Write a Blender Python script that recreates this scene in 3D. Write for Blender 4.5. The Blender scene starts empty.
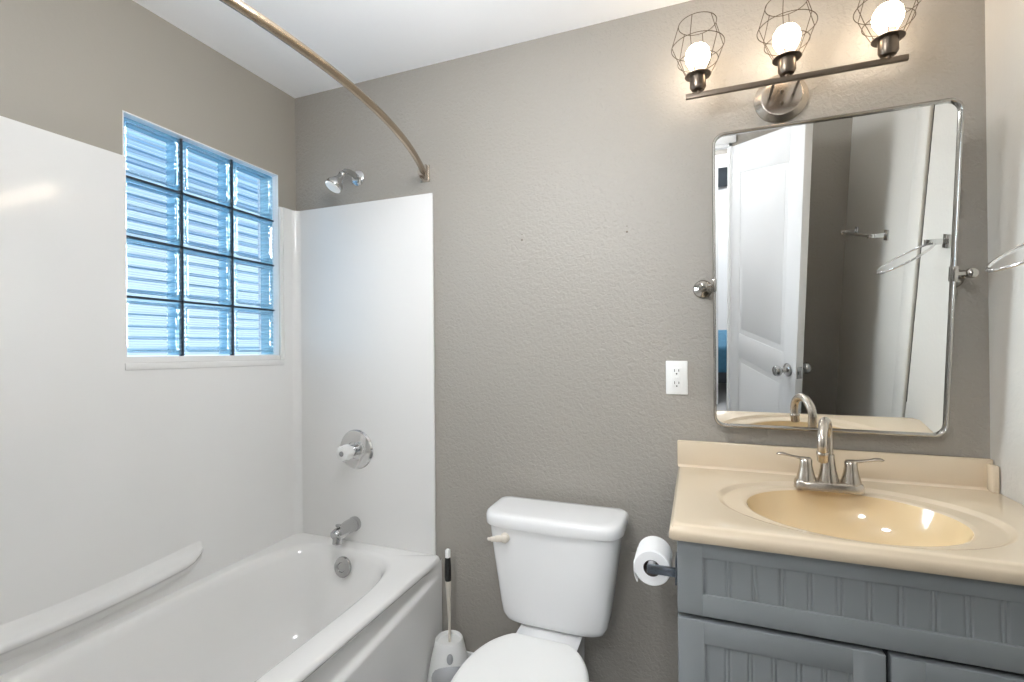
import bpy, bmesh, math, random
from mathutils import Vector, Matrix
PI = math.pi
R = math.radians
S = bpy.context.scene
COL = S.collection

# ------------------------------------------------------------------ camera, view, world, lights
FPX, YAW, PITCH, ROLL = 479.5, 0.3659, 0.0032, -0.0094
CAM = Vector((1.7078, -1.700, 1.293))
cy, sy = math.cos(YAW), math.sin(YAW)
fw = Vector((-sy*math.cos(PITCH), cy*math.cos(PITCH), math.sin(PITCH)))
rr = Vector((cy, sy, 0)); uu = rr.cross(fw)
r2 = rr*math.cos(ROLL) + uu*math.sin(ROLL)
u2 = -rr*math.sin(ROLL) + uu*math.cos(ROLL)
cd = bpy.data.cameras.new('camera')
cd.sensor_fit = 'HORIZONTAL'; cd.sensor_width = 36.0
cd.lens = 36.0*FPX/1024.0
cd.clip_start = 0.02; cd.clip_end = 60
cam = bpy.data.objects.new('camera', cd); COL.objects.link(cam)
cam.matrix_world = Matrix(((r2.x, u2.x, -fw.x, CAM.x), (r2.y, u2.y, -fw.y, CAM.y), (r2.z, u2.z, -fw.z, CAM.z), (0, 0, 0, 1)))
S.camera = cam
S.view_settings.view_transform = 'Standard'
try: S.view_settings.look = 'None'
except Exception: pass
S.view_settings.gamma = 1.0
S.view_settings.use_curve_mapping = False
S.view_settings.exposure = 0.28
S.cycles.max_bounces = 12; S.cycles.diffuse_bounces = 6; S.cycles.transparent_max_bounces = 24
S.cycles.sample_clamp_indirect = 6.0

W = bpy.data.worlds.new('sky'); S.world = W; W.use_nodes = True
nt = W.node_tree; nt.nodes.clear()
wo = nt.nodes.new('ShaderNodeOutputWorld'); wb = nt.nodes.new('ShaderNodeBackground')
wt = nt.nodes.new('ShaderNodeTexCoord'); ws = nt.nodes.new('ShaderNodeSeparateXYZ'); wr = nt.nodes.new('ShaderNodeValToRGB')
wm = nt.nodes.new('ShaderNodeMapRange'); wm.inputs['From Min'].default_value = -1; wm.inputs['From Max'].default_value = 1
nt.links.new(wt.outputs['Generated'], ws.inputs[0]); nt.links.new(ws.outputs['Z'], wm.inputs['Value'])
nt.links.new(wm.outputs[0], wr.inputs[0]); nt.links.new(wr.outputs[0], wb.inputs[0]); nt.links.new(wb.outputs[0], wo.inputs[0])
el = wr.color_ramp.elements
el[0].position = 0.30; el[0].color = (0.10, 0.22, 0.36, 1)
el[1].position = 1.0; el[1].color = (0.22, 0.45, 0.75, 1)
for p, c in ((0.44, (0.24, 0.46, 0.70, 1)), (0.49, (0.70, 0.84, 1.0, 1)), (0.58, (0.78, 0.90, 1.0, 1)), (0.68, (0.34, 0.58, 0.84, 1))):
    e = el.new(p); e.color = c
wb.inputs['Strength'].default_value = 1.35

def lamp(name, kind, loc, energy, color=(1, 1, 1), rot=(0, 0, 0), **kw):
    l = bpy.data.lights.new(name, kind); l.energy = energy; l.color = color
    for k, v in kw.items(): setattr(l, k, v)
    o = bpy.data.objects.new(name, l); COL.objects.link(o); o.location = loc; o.rotation_euler = rot
    return o
# broad soft daylight that enters through the glass-block window, heading into the room
sun = lamp('sun', 'SUN', (-3, -0.5, 3), 17.0, (0.97, 0.98, 1.0), angle=R(26))
sun.rotation_euler = Vector((1.0, -0.03, -0.15)).to_track_quat('-Z', 'Y').to_euler()
CEIL_FILL, HALL_FILL, BULB_EMIT = 53.0, 80.0, 19.0

# ------------------------------------------------------------------ materials
def mat(name, color, rough=0.5, metal=0.0, bump=None, spec=0.5, coat=0.0, noise=None, aniso=0.0):
    m = bpy.data.materials.new(name); m.use_nodes = True
    n = m.node_tree.nodes; L = m.node_tree.links; b = n['Principled BSDF']
    b.inputs['Base Color'].default_value = (*color, 1); b.inputs['Roughness'].default_value = rough
    b.inputs['Metallic'].default_value = metal; b.inputs['Specular IOR Level'].default_value = spec
    b.inputs['Coat Weight'].default_value = coat; b.inputs['Coat Roughness'].default_value = 0.05
    tc = n.new('ShaderNodeTexCoord')
    if noise:
        sc, amt = noise
        t = n.new('ShaderNodeTexNoise'); t.inputs['Scale'].default_value = sc; t.inputs['Detail'].default_value = 4
        mx = n.new('ShaderNodeMix'); mx.data_type = 'RGBA'
        mx.inputs['A'].default_value = (*[c*(1-amt) for c in color], 1); mx.inputs['B'].default_value = (*[min(1, c*(1+amt)) for c in color], 1)
        L.new(tc.outputs['Object'], t.inputs['Vector']); L.new(t.outputs['Fac'], mx.inputs['Factor']); L.new(mx.outputs['Result'], b.inputs['Base Color'])
    if bump:
        sc, st, dist = bump
        t = n.new('ShaderNodeTexNoise'); t.inputs['Scale'].default_value = sc; t.inputs['Detail'].default_value = 3; t.inputs['Roughness'].default_value = 0.55
        t.inputs['Distortion'].default_value = 0.6
        bp = n.new('ShaderNodeBump'); bp.inputs['Strength'].default_value = st; bp.inputs['Distance'].default_value = dist
        L.new(tc.outputs['Object'], t.inputs['Vector']); L.new(t.outputs['Fac'], bp.inputs['Height']); L.new(bp.outputs[0], b.inputs['Normal'])
    return m
def s2l(r, g, b):
    f = lambda c: (c/255/12.92) if c/255 <= 0.04045 else ((c/255+0.055)/1.055)**2.4
    return (f(r), f(g), f(b))
M = {}
M['wall'] = mat('taupe_textured_paint', s2l(159, 154, 146), 0.42, bump=(75, 0.85, 0.005), spec=0.45)
M['wall_smooth'] = mat('taupe_smooth_paint', s2l(157, 151, 141), 0.45, bump=(60, 0.12, 0.002))
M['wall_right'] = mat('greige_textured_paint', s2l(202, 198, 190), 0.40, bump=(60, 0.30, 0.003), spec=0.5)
M['ceiling'] = mat('white_ceiling_paint', s2l(251, 251, 252), 0.8, bump=(120, 0.1, 0.002))
M['floor'] = mat('pale_grey_vinyl', s2l(150, 150, 150), 0.5, noise=(6, 0.12))
M['white_trim'] = mat('white_trim_paint', s2l(236, 236, 236), 0.35)
M['acrylic'] = mat('white_acrylic', s2l(236, 235, 233), 0.14, spec=0.5)
M['surround'] = mat('white_surround', s2l(232, 231, 229), 0.11, spec=0.5)
M['porcelain'] = mat('white_porcelain', s2l(242, 242, 242), 0.08, spec=0.5)
M['plastic'] = mat('white_plastic', s2l(240, 240, 238), 0.3)
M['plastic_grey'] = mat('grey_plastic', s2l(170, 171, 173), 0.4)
M['plastic_beige'] = mat('beige_plastic', s2l(214, 206, 194), 0.35)
M['black'] = mat('black_rubber', s2l(28, 27, 26), 0.5)
M['slot'] = mat('dark_slot', s2l(40, 38, 36), 0.7)
M['chrome'] = mat('chrome', (0.72, 0.72, 0.72), 0.09, 1.0)
M['chrome_soft'] = mat('soft_chrome', (0.50, 0.50, 0.50), 0.2, 1.0)
M['nickel'] = mat('brushed_nickel', s2l(190, 181, 170), 0.24, 1.0)
M['nickel_dark'] = mat('dark_brushed_nickel', s2l(116, 105, 94), 0.30, 1.0)
M['bronze'] = mat('champagne_rod_metal', s2l(166, 150, 130), 0.27, 1.0)
M['steel'] = mat('mirror_frame_steel', s2l(172, 168, 162), 0.13, 1.0)
M['wire'] = mat('dark_wire', s2l(92, 80, 68), 0.4, 1.0)
M['marble'] = mat('beige_cultured_marble', s2l(214, 197, 172), 0.13, noise=(7, 0.025), coat=0.3)
M['basin'] = mat('honey_cultured_marble', s2l(216, 192, 152), 0.10, noise=(7, 0.03), coat=0.3)
M['cabinet'] = mat('grey_blue_cabinet_paint', s2l(131, 135, 137), 0.38)
M['gap'] = mat('cabinet_gap_shade', s2l(40, 42, 44), 0.8)
M['paper'] = mat('white_tissue_paper', s2l(246, 246, 246), 0.9, bump=(220, 0.25, 0.001))
M['card'] = mat('brown_cardboard', s2l(70, 62, 55), 0.9)
M['mortar'] = mat('dark_mortar', s2l(38, 50, 62), 0.7)
M['door'] = mat('white_door_paint', s2l(218, 218, 218), 0.35)
M['bedding'] = mat('blue_bedding', s2l(70, 120, 150), 0.9, noise=(20, 0.35))
M['dark_cloth'] = mat('dark_grey_cloth', s2l(78, 84, 90), 0.9)
M['mirror_glass'] = mat('mirror_glass', (0.93, 0.94, 0.94), 0.0, 1.0)
M['spray'] = mat('white_spray_face', s2l(235, 235, 232), 0.3)
M['chrome_reflecting'] = mat('cabinet_reflection_chrome', (0.22, 0.25, 0.29), 0.22, 1.0)  # dark blue-grey cabinet reflection put into the chrome colour
M['acrylic_knob'] = mat('milky_acrylic_knob', s2l(228, 228, 226), 0.08, coat=0.5)

def glass_mat(name, tint, refr=0.0, gloss=0.06, rough=0.0, diff=0.0, diffcol=(0.3, 0.5, 0.6)):
    m = bpy.data.materials.new(name); m.use_nodes = True; n = m.node_tree.nodes; L = m.node_tree.links; n.clear()
    out = n.new('ShaderNodeOutputMaterial'); tr = n.new('ShaderNodeBsdfTransparent'); tr.inputs[0].default_value = (*tint, 1)
    cur = tr.outputs[0]
    if refr:
        rf = n.new('ShaderNodeBsdfRefraction'); rf.inputs['Color'].default_value = (*tint, 1); rf.inputs['IOR'].default_value = 1.45; rf.inputs['Roughness'].default_value = rough
        mx = n.new('ShaderNodeMixShader'); mx.inputs[0].default_value = refr
        L.new(cur, mx.inputs[1]); L.new(rf.outputs[0], mx.inputs[2]); cur = mx.outputs[0]
    if diff:
        df = n.new('ShaderNodeBsdfTranslucent'); df.inputs[0].default_value = (*diffcol, 1)
        d2 = n.new('ShaderNodeBsdfDiffuse'); d2.inputs[0].default_value = (*diffcol, 1)
        ad = n.new('ShaderNodeMixShader'); ad.inputs[0].default_value = 0.5; L.new(df.outputs[0], ad.inputs[1]); L.new(d2.outputs[0], ad.inputs[2])
        mx = n.new('ShaderNodeMixShader'); mx.inputs[0].default_value = diff
        L.new(cur, mx.inputs[1]); L.new(ad.outputs[0], mx.inputs[2]); cur = mx.outputs[0]
    gl = n.new('ShaderNodeBsdfGlossy'); gl.inputs['Roughness'].default_value = 0.03
    mx = n.new('ShaderNodeMixShader'); mx.inputs[0].default_value = gloss
    L.new(cur, mx.inputs[1]); L.new(gl.outputs[0], mx.inputs[2]); L.new(mx.outputs[0], out.inputs[0])
    return m
M['glass_face'] = glass_mat('clear_block_glass', (0.95, 0.98, 1.0), refr=0.0, gloss=0.05)
M['glass_rim'] = glass_mat('thick_block_glass', (0.80, 0.93, 0.98), refr=0.6, gloss=0.18)
M['glass_ribs'] = glass_mat('ribbed_block_glass', (0.90, 0.96, 1.0), refr=0.55, gloss=0.04)
M['glass_side'] = glass_mat('teal_block_glass', (0.62, 0.82, 0.90), gloss=0.10, diff=0.35, diffcol=(0.42, 0.72, 0.85))

def emit_mat(name, col, strength):
    m = bpy.data.materials.new(name); m.use_nodes = True; n = m.node_tree.nodes; b = n['Principled BSDF']
    b.inputs['Base Color'].default_value = (0.9, 0.9, 0.9, 1); b.inputs['Emission Color'].default_value = (*col, 1); b.inputs['Emission Strength'].default_value = strength
    return m
M['bulb'] = emit_mat('warm_frosted_bulb', (1.0, 0.82, 0.62), BULB_EMIT)
M['bulb_neck'] = emit_mat('warm_bulb_neck', (1.0, 0.52, 0.24), 0.9)

# ------------------------------------------------------------------ builders
def skew(mb, z0, z1):
    """the opening is slightly out of level: its far end sits 1 cm lower"""
    for v in mb.bm.verts:
        if z0 < v.co.z < z1: v.co.z += 0.003 + 0.0185*(WY1 - v.co.y)
class MB:
    """collects shapes (world coordinates) and links them as one mesh object"""
    def __init__(s): s.bm = bmesh.new()
    def _add(s, verts, faces):
        vs = [s.bm.verts.new(v) for v in verts]
        for f in faces:
            try: s.bm.faces.new([vs[i] for i in f])
            except ValueError: pass
        return vs
    def box(s, a, b, bev=0.0, seg=2, mtx=None):
        x0, y0, z0 = [min(a[i], b[i]) for i in range(3)]; x1, y1, z1 = [max(a[i], b[i]) for i in range(3)]
        t = bmesh.new()
        v = [t.verts.new(p) for p in ((x0,y0,z0),(x1,y0,z0),(x1,y1,z0),(x0,y1,z0),(x0,y0,z1),(x1,y0,z1),(x1,y1,z1),(x0,y1,z1))]
        for f in ((0,3,2,1),(4,5,6,7),(0,1,5,4),(1,2,6,5),(2,3,7,6),(3,0,4,7)): t.faces.new([v[i] for i in f])
        if bev: bmesh.ops.bevel(t, geom=t.edges[:], offset=min(bev, 0.49*min(x1-x0, y1-y0, z1-z0)), segments=seg, profile=0.5, affect='EDGES')
        if mtx is not None: bmesh.ops.transform(t, matrix=mtx, verts=t.verts)
        s.merge(t); return s
    def merge(s, t):
        t.verts.index_update()
        s._add([v.co.copy() for v in t.verts], [[v.index for v in f.verts] for f in t.faces]); t.free()
    def lathe(s, prof, base=(0, 0, 0), axis=(0, 0, 1), seg=40, cap=True):
        """prof: list of (radius, distance along axis)"""
        q = Vector((0, 0, 1)).rotation_difference(Vector(axis).normalized()); B = Vector(base)
        V = []; F = []
        for r, h in prof:
            for k in range(seg):
                a = 2*PI*k/seg; V.append(B + q @ Vector((r*math.cos(a), r*math.sin(a), h)))
        for i in range(len(prof)-1):
            for k in range(seg):
                k2 = (k+1) % seg; F.append((i*seg+k, i*seg+k2, (i+1)*seg+k2, (i+1)*seg+k))
        if cap:
            F.append(tuple(range(seg))[::-1]); F.append(tuple((len(prof)-1)*seg+k for k in range(seg)))
        s._add(V, F); return s
    def tube(s, pts, rad, seg=14, closed=False, cap=True, flat=None):
        """rad: number or list; flat=(u,v) scales the section"""
        P = [Vector(p) for p in pts]; n = len(P)
        rad = rad if isinstance(rad, (list, tuple)) else [rad]*n
        T = []
        for i in range(n):
            a = P[i-1] if (i > 0 or closed) else P[i]; b = P[(i+1) % n] if (i < n-1 or closed) else P[i]
            T.append((b-a).normalized())
        ref = Vector((0, 0, 1)) if abs(T[0].z) < 0.9 else Vector((1, 0, 0))
        N = (ref - T[0]*ref.dot(T[0])).normalized(); V = []; F = []
        for i in range(n):
            N = (N - T[i]*N.dot(T[i])).normalized(); Bn = T[i].cross(N)
            fu, fv = flat if flat else (1, 1)
            for k in range(seg):
                a = 2*PI*k/seg; V.append(P[i] + N*math.cos(a)*rad[i]*fu + Bn*math.sin(a)*rad[i]*fv)
        m = n if closed else n-1
        for i in range(m):
            j = (i+1) % n
            for k in range(seg):
                k2 = (k+1) % seg; F.append((i*seg+k, i*seg+k2, j*seg+k2, j*seg+k))
        if cap and not closed:
            F.append(tuple(range(seg))[::-1]); F.append(tuple((n-1)*seg+k for k in range(seg)))
        s._add(V, F); return s
    def loft(s, rings, cap0=True, cap1=True):
        n = len(rings[0]); V = [p for r in rings for p in r]; F = []
        for i in range(len(rings)-1):
            for k in range(n):
                k2 = (k+1) % n; F.append((i*n+k, i*n+k2, (i+1)*n+k2, (i+1)*n+k))
        if cap0: F.append(tuple(range(n))[::-1])
        if cap1: F.append(tuple((len(rings)-1)*n+k for k in range(n)))
        s._add(V, F); return s
    def grid(s, fn, nu, nv):
        V = [fn(i/nu, j/nv) for j in range(nv+1) for i in range(nu+1)]
        F = [(j*(nu+1)+i, j*(nu+1)+i+1, (j+1)*(nu+1)+i+1, (j+1)*(nu+1)+i) for j in range(nv) for i in range(nu)]
        s._add(V, F); return s
    def sphere(s, c, r, seg=28, rings=16, scale=(1, 1, 1)):
        t = bmesh.new(); bmesh.ops.create_uvsphere(t, u_segments=seg, v_segments=rings, radius=1)
        for v in t.verts: v.co = Vector(c) + Vector((v.co.x*r*scale[0], v.co.y*r*scale[1], v.co.z*r*scale[2]))
        s.merge(t); return s
    def build(s, name, m, parent=None, smooth=40, recalc=True):
        bm = s.bm
        bmesh.ops.remove_doubles(bm, verts=bm.verts, dist=1e-6)
        if recalc: bmesh.ops.recalc_face_normals(bm, faces=bm.faces)
        me = bpy.data.meshes.new(name); 
        o = bpy.data.objects.new(name, me); COL.objects.link(o)
        off = Vector(parent.get('_at', (0, 0, 0))) if parent is not None else None
        if parent is not None:
            bmesh.ops.translate(bm, vec=-off, verts=bm.verts); o.parent = parent
            o['_at'] = tuple(off)
        bm.to_mesh(me); bm.free()
        if m is not None: me.materials.append(M[m] if isinstance(m, str) else m)
        if smooth:
            me.shade_smooth(); me.set_sharp_from_angle(angle=R(smooth))
        return o

def thing(name, label, cat, loc, group=None):
    o = bpy.data.objects.new(name, None); COL.objects.link(o); o.location = loc; o.empty_display_size = 0.05
    o['label'] = label; o['category'] = cat; o['_at'] = tuple(loc)
    if group: o['group'] = group
    return o
def tag(o, label, cat, group=None):
    o['label'] = label; o['category'] = cat
    if group: o['group'] = group
    return o
def struct(o): o['kind'] = 'structure'; return o
def sroot(name, loc):
    o = bpy.data.objects.new(name, None); COL.objects.link(o); o.location = loc; o['_at'] = tuple(loc); o['kind'] = 'structure'; o.empty_display_size = 0.05
    return o
def sgn(v): return (v > 0) - (v < 0)
def superring(cx, cy_, z, a, b, p=2.0, n=64):
    """closed ring of a superellipse in the plan"""
    out = []
    for k in range(n):
        t = 2*PI*k/n; c, s_ = math.cos(t), math.sin(t)
        out.append(Vector((cx + a*sgn(c)*abs(c)**(2/p), cy_ + b*sgn(s_)*abs(s_)**(2/p), z)))
    return out
def bez(p0, p1, p2, p3, n=16):
    P = [Vector(p) for p in (p0, p1, p2, p3)]
    return [P[0]*(1-t)**3 + P[1]*3*t*(1-t)**2 + P[2]*3*t*t*(1-t) + P[3]*t**3 for t in [i/n for i in range(n+1)]]
def smoothpath(pts, n=8):
    """Catmull-Rom through the points"""
    P = [Vector(p) for p in pts]; P = [P[0]*2-P[1]] + P + [P[-1]*2-P[-2]]; out = []
    for i in range(1, len(P)-2):
        for k in range(n):
            t = k/n; a, b, c, d = P[i-1], P[i], P[i+1], P[i+2]
            out.append(0.5*((2*b) + (c-a)*t + (2*a-5*b+4*c-d)*t*t + (3*b-a-3*c+d)*t**3))
    out.append(P[-2]); return out

# ------------------------------------------------------------------ room shell
XR, YF, H = 2.4606, -1.60, 2.423          # right wall, front wall, ceiling
WY0, WY1, WZ0, WZ1 = -0.712, -0.098, 1.235, 2.036   # window opening in the left wall
T = 0.12
struct(MB().box((-T, -5.6, -0.05), (4.2, T, 0)).build('floor', 'floor', smooth=0))
struct(MB().box((-T, -5.6, H), (4.2, T, H+0.06)).build('ceiling', 'ceiling', smooth=0))
struct(MB().box((-T, 0, 0), (XR+T, T, H)).build('wall_back', 'wall', smooth=0))
wl = MB()
wl.box((-T, YF, 0), (0, 0, WZ0)).box((-T, YF, WZ1), (0, 0, H)).box((-T, YF, WZ0), (0, WY0, WZ1)).box((-T, WY1, WZ0), (0, 0, WZ1))
skew(wl, 1.0, 2.2); struct(wl.build('wall_left', 'wall_smooth', smooth=0))
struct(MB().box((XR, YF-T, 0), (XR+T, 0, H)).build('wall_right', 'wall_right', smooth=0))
# raised door-height panel jamb seen in the mirror on the right wall: thin seam and flat casing
DX0, DX1, DH = 1.10, 1.905, 2.03
struct(MB().box((-T, YF-T, 0), (DX0, YF, H)).box((DX1, YF-T, 0), (XR, YF, H)).box((DX0, YF-T, DH), (DX1, YF, H)).build('wall_front', 'wall', smooth=0))
tr = MB()
tr.box((DX0-0.06, YF, 0), (DX0, YF+0.014, DH+0.06), 0.004).box((DX0-0.06, YF, DH), (DX1+0.02, YF+0.014, DH+0.06), 0.004)
tr.box((DX0, YF-T, 0), (DX0+0.015, YF, DH)).box((DX1-0.015, YF-T, 0), (DX1, YF-0.0, DH)).box((DX0, YF-T, DH-0.015), (DX1, YF, DH))
struct(tr.build('trim_1', 'white_trim'))
# flat white casing strip standing on the right wall
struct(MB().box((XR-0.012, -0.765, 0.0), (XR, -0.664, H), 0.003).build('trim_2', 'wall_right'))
struct(MB().box((XR-0.0015, -0.662, 0.9), (XR+0.0005, -0.659, H)).build('trim_3', 'slot', smooth=0))
bb = MB(); bb.box((0.755, -0.012, 0), (1.66, 0, 0.082), 0.004)
struct(bb.build('baseboard_back', 'white_trim'))

# ------------------------------------------------------------------ glass-block window
win = sroot('window_1', (-0.05, (WY0+WY1)/2, WZ0))
NY, NZ = 3, 4
GX0, GX1 = -0.021, -0.103               # room-side and outer faces
gy0, gy1, gz0, gz1 = WY0+0.004, WY1-0.002, WZ0+0.010, WZ1-0.004
py, pz = (gy1-gy0)/NY, (gz1-gz0)/NZ; J = 0.0035
mo = MB()
for i in range(1, NY): mo.box((GX0-0.020, gy0+i*py-J, gz0), (GX0-0.004, gy0+i*py+J, gz1))
for j in range(1, NZ): mo.box((GX0-0.020, gy0, gz0+j*pz-J), (GX0-0.004, gy1, gz0+j*pz+J))
skew(mo, 0, 9); mo.build('mortar_joint', 'mortar', win, smooth=0)
fr = MB()   # plastered lining of the opening
fr.box((-T, WY0, WZ0), (-0.001, gy0, WZ1)).box((-T, gy1, WZ0), (-0.001, WY1, WZ1)).box((-T, WY0, WZ0), (-0.001, WY1, gz0)).box((-T, WY0, gz1), (-0.001, WY1, WZ1))
skew(fr, 0, 9); fr.build('lining', 'white_trim', win, smooth=0)
def rrect(x, y0, y1, z0, z1, r, n=6):
    out = []
    for cy_, cz, a0 in ((y1-r, z1-r, 0), (y0+r, z1-r, 90), (y0+r, z0+r, 180), (y1-r, z0+r, 270)):
        for k in range(n+1):
            a = R(a0 + 90*k/n); out.append(Vector((x, cy_+r*math.cos(a), cz+r*math.sin(a))))
    return out
for j in range(NZ):
    for i in range(NY):
        a0, a1 = gy0+i*py+J, gy0+(i+1)*py-J; b0, b1 = gz0+j*pz+J, gz0+(j+1)*pz-J
        f = MB()      # clear face with a dished centre
        f.loft([rrect(GX0-0.003, a0, a1, b0, b1, 0.010), rrect(GX0, a0+0.003, a1-0.003, b0+0.003, b1-0.003, 0.010),
                rrect(GX0, a0+0.012, a1-0.012, b0+0.012, b1-0.012, 0.014), rrect(GX0-0.004, a0+0.017, a1-0.017, b0+0.017, b1-0.017, 0.012)], cap0=False)
        skew(f, 0, 9); blk = f.build('glass_block', 'glass_face', win, smooth=25)
        rm = MB(); rm.tube(rrect(GX0-0.007, a0+0.014, a1-0.014, b0+0.014, b1-0.014, 0.014), 0.0045, seg=8, closed=True)
        skew(rm, 0, 9); rm.build('pressed_rim', 'glass_rim', blk)
        sd = MB()     # scalloped side walls
        NS = 12; 
        for yy, s_ in ((a0+0.001, 1), (a1-0.001, -1)):
            def fn(u, v, yy=yy, s_=s_): return Vector((GX1+0.004+(GX0-GX1-0.010)*u, yy+s_*0.0045*(0.5+0.5*math.cos(2*PI*NS*v)), b0+(b1-b0)*v))
            sd.grid(fn, 3, NS*6)
        for zz, s_ in ((b0+0.001, 1), (b1-0.001, -1)):
            sd.grid(lambda u, v, zz=zz: Vector((GX1+0.004+(GX0-GX1-0.010)*u, a0+(a1-a0)*v, zz)), 2, 4)
        skew(sd, 0, 9); sd.build('block_side', 'glass_side', blk, recalc=False)
        rb = MB(); NR = 11
        rb.grid(lambda u, v: Vector((GX1-0.0035*math.cos(2*PI*NR*v), a0+(a1-a0)*u, b0+(b1-b0)*v)), 1, NR*12)
        skew(rb, 0, 9); rb.build('ribbed_back', 'glass_ribs', blk, recalc=False, smooth=60)

lv_ = MB()
for k in range(20):
    z = WZ0 + 0.0 + 0.0445*k
    lv_.box((-0.030, WY0-0.25, -0.0040), (0.030, WY1+0.60, 0.0040), mtx=Matrix.Translation((-0.27, 0, z)) @ Matrix.Rotation(R(4), 4, 'Y'))
lv_.build('outer_louvre', mat('pale_louvre', s2l(120, 165, 195), 0.6), win, smooth=0)

# ------------------------------------------------------------------ tub surround (three glossy white wall panels)
SZ0, SZ1 = 0.440, 1.900
su = thing('shower_surround', 'glossy white shower surround panels above the bathtub', 'shower surround', (0.02, -0.7, SZ0))
TH = 0.012
p = MB()
p.box((0, YF+0.002, SZ0), (TH, -0.001, WZ0-0.012)).box((0, YF+0.002, WZ0-0.012), (TH, WY0+0.002, SZ1)).box((0, WY1+0.016, WZ0-0.012), (TH, -0.001, SZ1))
p.box((-0.001, WY1+0.0005, WZ0-0.012), (TH-0.005, WY1+0.017, SZ1)).box((-0.028, WY0+0.004, WZ0-0.010), (0.0005, WY1+0.004, WZ0+0.009))
skew(p, 1.0, 1.5); p.build('side_panel', 'surround', su, smooth=0)
# a low moulded lip under the window
lp = MB(); lp.box((TH-0.001, WY0-0.005, WZ0-0.034), (TH+0.004, WY1+0.012, WZ0-0.010), 0.0025); skew(lp, 0, 9); lp.build('window_lip', 'surround', su)
p = MB(); p.box((0.001, -TH, SZ0), (0.722, -0.001, SZ1), 0.003)
p.build('end_panel', 'surround', su)
p = MB(); p.box((0.001, YF+0.001, SZ0), (0.722, YF+TH, SZ1), 0.003); p.build('end_panel', 'surround', su)
cv = MB(); rc = 0.035      # coved inner corner
ring = lambda z: [Vector((TH-0.001+rc-rc*math.cos(R(a)), -TH+0.001-rc+rc*math.sin(R(a)), z)) for a in range(0, 91, 10)]
V = ring(SZ0) + [Vector((TH-0.002, -TH+0.002, SZ0))]; V2 = ring(SZ1-0.001) + [Vector((TH-0.002, -TH+0.002, SZ1-0.001))]
cv.loft([V, V2]); cv.build('coved_corner', 'surround', su)
# moulded arm-rest ledge along the long wall
lg = MB(); rings = []
N = 40
for k in range(N+1):
    t = k/N; y = -0.470 - (1.12)*t
    g = math.sin(min(1, t/0.07)*PI/2)
    zt = 0.562 - 0.018*math.sin(min(1, t*1.6)*PI) - 0.006*t; w = 0.012 + 0.038*g + 0.002*t; zl = zt - (0.008 + 0.017*g)
    prof = [(TH-0.004, zt+0.030), (TH+0.10*w, zt+0.012), (TH+0.30*w, zt+0.001), (TH+0.60*w, zt-0.006), (TH+0.88*w, zt-0.010), (TH+w, zt-0.016), (TH+0.98*w, zl), (TH+0.80*w, zl-0.010), (TH+0.45*w, zl-0.018), (TH+0.15*w, zl-0.034), (TH-0.004, zl-0.060)]
    rings.append([Vector((x, yy, z)) for (x, z), yy in [(pp, y) for pp in prof]])
lg.loft(rings); lg.build('ledge', 'surround', su, smooth=60)

# ------------------------------------------------------------------ bathtub
tub = thing('bathtub', 'white alcove bathtub with a curved groove on its apron', 'bathtub', (0.37, -0.8, 0))
TZ = 0.440; TX0, TX1, TY0, TY1 = 0.004, 0.748, YF+0.004, -0.004
bcx, bcy = 0.352, -0.80
tb = MB(); n = 96
def plan(t, a, b, pw): 
    c, s_ = math.cos(t), math.sin(t); return a*sgn(c)*abs(c)**(2/pw), b*sgn(s_)*abs(s_)**(2/pw)
def ringin(a, b, pw, z, dx=0, dy=0): 
    return [Vector((bcx+dx+plan(2*PI*k/n, a, b, pw)[0], bcy+dy+plan(2*PI*k/n, a, b, pw)[1], z)) for k in range(n)]
def ringout(off, z):
    out = []
    for k in range(n):
        x, y = plan(2*PI*k/n, 1, 1, 60)
        X = (TX1-off) if x > 0 else TX0; Yv = TY1 if y > 0 else TY0
        out.append(Vector((TX0+(TX1-off-TX0)*(x*0.5+0.5), TY0+(TY1-TY0)*(y*0.5+0.5), z)))
    return out
rings = [ringout(0.0, TZ-0.014), ringout(0.0015, TZ-0.008), ringout(0.006, TZ-0.002), ringout(0.013, TZ),
         ringin(0.307, 0.735, 5.0, TZ), ringin(0.300, 0.726, 4.6, TZ-0.003), ringin(0.292, 0.718, 4.4, TZ-0.012), ringin(0.284, 0.708, 4.2, TZ-0.035),
         ringin(0.268, 0.685, 4.0, TZ-0.14), ringin(0.250, 0.655, 3.8, TZ-0.25), ringin(0.225, 0.62, 3.6, TZ-0.315), ringin(0.19, 0.58, 3.4, TZ-0.345), ringin(0.10, 0.45, 3, TZ-0.352), ringin(0.02, 0.1, 2, TZ-0.356)]
tb.loft(rings, cap0=False)
tb.build('tub_body', 'acrylic', tub, smooth=50)
ap = MB()
def apf(u, v):
    y = TY1 + (TY0-TY1)*u; z = 0.001 + (TZ-0.013)*v
    # curved accent: above the arc the apron bows out, below it steps back
    s_ = abs(u-0.5)*2
    arc = 0.312 + 0.058*(s_**1.2)
    d = (z-arc)/0.0035
    step = 1/(1+math.exp(-max(-30, min(30, d))))
    edge = min(1, u/0.085, (1-u)/0.085); edge = edge*edge*(3-2*edge)
    low = min(1, max(0, (z-0.03)/0.12))
    return Vector((TX1 - 0.001 - 0.020*step*edge*min(1, (TZ-0.020-z)/0.02 if z < TZ-0.020 else 0.0) + 0.0*low, y, z))
ap.grid(apf, 160, 150)
ap.build('apron', 'acrylic', tub, smooth=80)
ov = MB(); ax = Vector((0, -1, 0.16)).normalized()
ov.lathe([(0.0, 0.0), (0.041, 0.0), (0.041, 0.006), (0.038, 0.010), (0.020, 0.012), (0.018, 0.009), (0.0, 0.009)], (0.346, -0.108, 0.378), ax)
ov.build('overflow_plate', 'chrome_soft', tub)
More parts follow.
